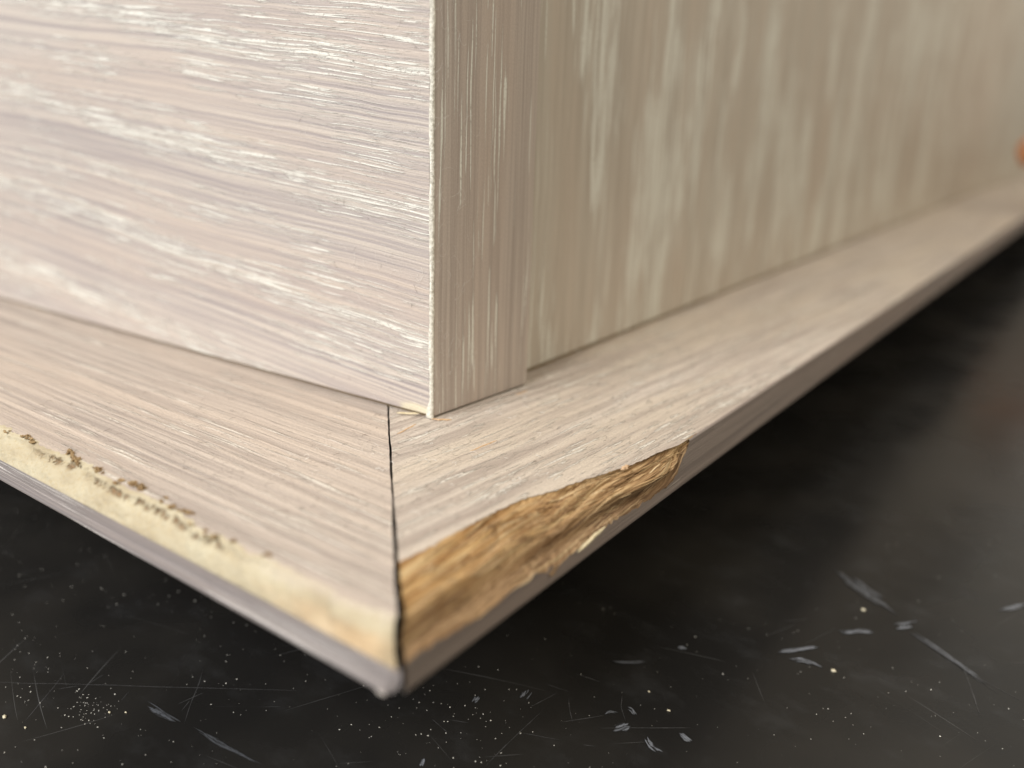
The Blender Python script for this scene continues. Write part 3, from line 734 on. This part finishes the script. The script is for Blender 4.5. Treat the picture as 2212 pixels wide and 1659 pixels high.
# pale splinter and torn flake at the foot of the corner
sliver("splinter", np.array([-2.0, -0.45, 0.55]), np.array([-5.2, -1.9, 0.3]), 0.3, 0.16, M['pale_splinter'], cab, 11, "pale splinter sticking out at the foot of the corner")
sliver("splinter", np.array([0.1, -0.2, 0.16]), np.array([2.4, 1.7, 0.10]), 0.45, 0.12, M['tan_splinter'], cab, 12, "brown torn flake under the corner")
for a, b in (((35.2, 32.5), (39.9, 33.2)), ((36.9, 20.9), (42.4, 20.6)), ((60, 30), (63, 29.7))):
    sliver("splinter", PS(a[0], a[1], 0.02), PS(b[0], b[1], 0.03), 0.28, 0.08, M['tan_splinter'], top_side, int(a[0]))

# ------------------------------------------------------------------ lint
def lint(name, items, mat, label):
    V, F = [], []
    for pts, r in items:
        pts = np.asarray(pts); n = len(pts)
        d = np.gradient(pts, axis=0); d /= np.linalg.norm(d, axis=1)[:, None] + 1e-9
        a = np.cross(d, [0.31, 0.52, 0.79]); a /= np.linalg.norm(a, axis=1)[:, None] + 1e-9
        b = np.cross(d, a); off = len(V)
        for i in range(n):
            for k in range(3):
                th = k * 2.0944
                V.append(pts[i] + r * (a[i] * math.cos(th) + b[i] * math.sin(th)))
        for i in range(n - 1):
            for k in range(3):
                F.append((off + i * 3 + k, off + i * 3 + (k + 1) % 3, off + (i + 1) * 3 + (k + 1) % 3, off + (i + 1) * 3 + k))
    o = link(name, mesh_from(name, V, F), mat)
    tag(o, label, "lint", kind="stuff"); return o
def curl(o, e1, e2, n, L, rg, lift=0.25, bend=1.0):
    ang = rg.uniform(0, 6.283); k = rg.normal(0, 1.2) * bend / L * 2.2; dk = rg.normal(0, 1.0) * bend / L ** 2 * 3
    N_ = 9; p = np.array(o, float); out = []; st = L / (N_ - 1)
    for i in range(N_):
        out.append(p + n * (0.03 + lift * math.sin(math.pi * i / (N_ - 1)) * 0.6))
        p = p + (e1 * math.cos(ang) + e2 * math.sin(ang)) * st
        ang += (k + dk * i * st) * st
    return out
rg = np.random.default_rng(77)
pale, dark = [], []
for _ in range(200):
    uu = abs(rg.normal(0, 1)) * 13; z_ = rg.uniform(1, 56)
    pale.append((curl(Ld * uu + Zv * z_, Ld, Zv, nL, rg.uniform(1.0, 4.5), rg), rg.uniform(0.005, 0.011)))
for _ in range(90):
    y_ = abs(rg.normal(0, 1)) * 5 + .3; z_ = rg.uniform(1, 58)
    pale.append((curl(Po * y_ + Zv * z_, Po, Zv, nP, rg.uniform(0.8, 3.2), rg), rg.uniform(0.005, 0.010)))
for _ in range(110):
    s_ = rg.uniform(12, 95); v_ = rg.uniform(9, 38)
    pale.append((curl(PS(s_, v_, 0.02), S, nS, Zv, rg.uniform(0.5, 1.6), rg, .3), rg.uniform(0.012, 0.022)))
for _ in range(6):
    pale.append((curl(np.array([-3.2, 40 + rg.uniform(-1, 22), .7]), S, Zv, nS, rg.uniform(2, 4), rg, .6, 2.0), 0.022))
for _ in range(240):
    s_ = rg.uniform(8, 75); v_ = rg.uniform(9, 40)
    dark.append((curl(PS(s_, v_, 0.02), S, nS, Zv, rg.uniform(0.4, 1.4), rg, .2), rg.uniform(0.008, 0.016)))
for _ in range(150):
    a_ = rg.uniform(22, 80); v_ = rg.uniform(8, 40)
    dark.append((curl(P_front(np.array(a_), np.array(v_), np.array(.02)), Fd, nF, Zv, rg.uniform(0.5, 1.5), rg, .15), rg.uniform(0.008, 0.014)))
for _ in range(45):
    uu = rg.uniform(2, 40); z_ = rg.uniform(2, 55)
    dark.append((curl(Ld * uu + Zv * z_, Ld, Zv, nL, rg.uniform(0.4, 1.4), rg), rg.uniform(0.010, 0.018)))
lint("lint", pale, M['lint_pale'], "fine pale fuzz curled on the faces near the vertical corner edge")
lint("lint", dark, M['lint_dark'], "short dark hairs lying on the pale tops of the base mouldings")

# ------------------------------------------------------------------ hand at the far right
def hand():
    P, E_, R = [], [], []
    def chain(root, pts):
        prev = root
        for p, r in pts:
            P.append(np.array(p, float) * MM); R.append(r * MM); i = len(P) - 1
            if prev is not None: E_.append((prev, i))
            prev = i
        return prev
    chain(None, [((112, 506, 20), 22)])                      # palm (root)
    chain(0, [((142, 506, 12), 21), ((185, 505, 6), 23), ((235, 505, 2), 27)])
    chain(0, [((98, 478, 30), 13), ((72, 458, 36), 10), ((47, 441, 34), 8.6), ((28, 430, 31.0), 9.0), ((15.0, 422, 28.6), 9.2)])
    for y, dx, r in ((486, 0, 8.6), (505, -3, 8.8), (523, -1, 8.4), (539, 5, 7.4)):
        chain(0, [((92 + dx, y, 26), r + 3), ((68 + dx, y + 1, 24), r), ((48 + dx, y + 2, 14), r - .6), ((37.5 + dx * .4, y + 3, 3), r - 1.2), ((35.5 + dx * .4, y + 3, -6), r - 2.2)])
    me = bpy.data.meshes.new("person"); me.from_pydata(P, E_, []); me.update()
    o = link("person", me, M['skin'])
    sk = o.modifiers.new("skin", 'SKIN')
    for i, v in enumerate(me.skin_vertices[0].data):
        v.radius = (R[i], R[i]); v.use_root = (i == 0)
    ss_ = o.modifiers.new("sub", 'SUBSURF'); ss_.levels = 2; ss_.render_levels = 2
    sk.use_smooth_shade = True
    tag(o, "out-of-focus orange-tan fingertip of a hand steadying the far end of the cabinet", "person")
    co, fc = ico(1.0, 3, np.random.default_rng(1), 0.0, (5.2, 1.4, 4.4))
    nail = link("nail", mesh_from("nail", co, fc), M['nail'], o, True)
    nail.location = Vector((23.5, 421.2, 33.5)) * MM; nail.rotation_euler = (0, 0.3, 0.62)
hand()
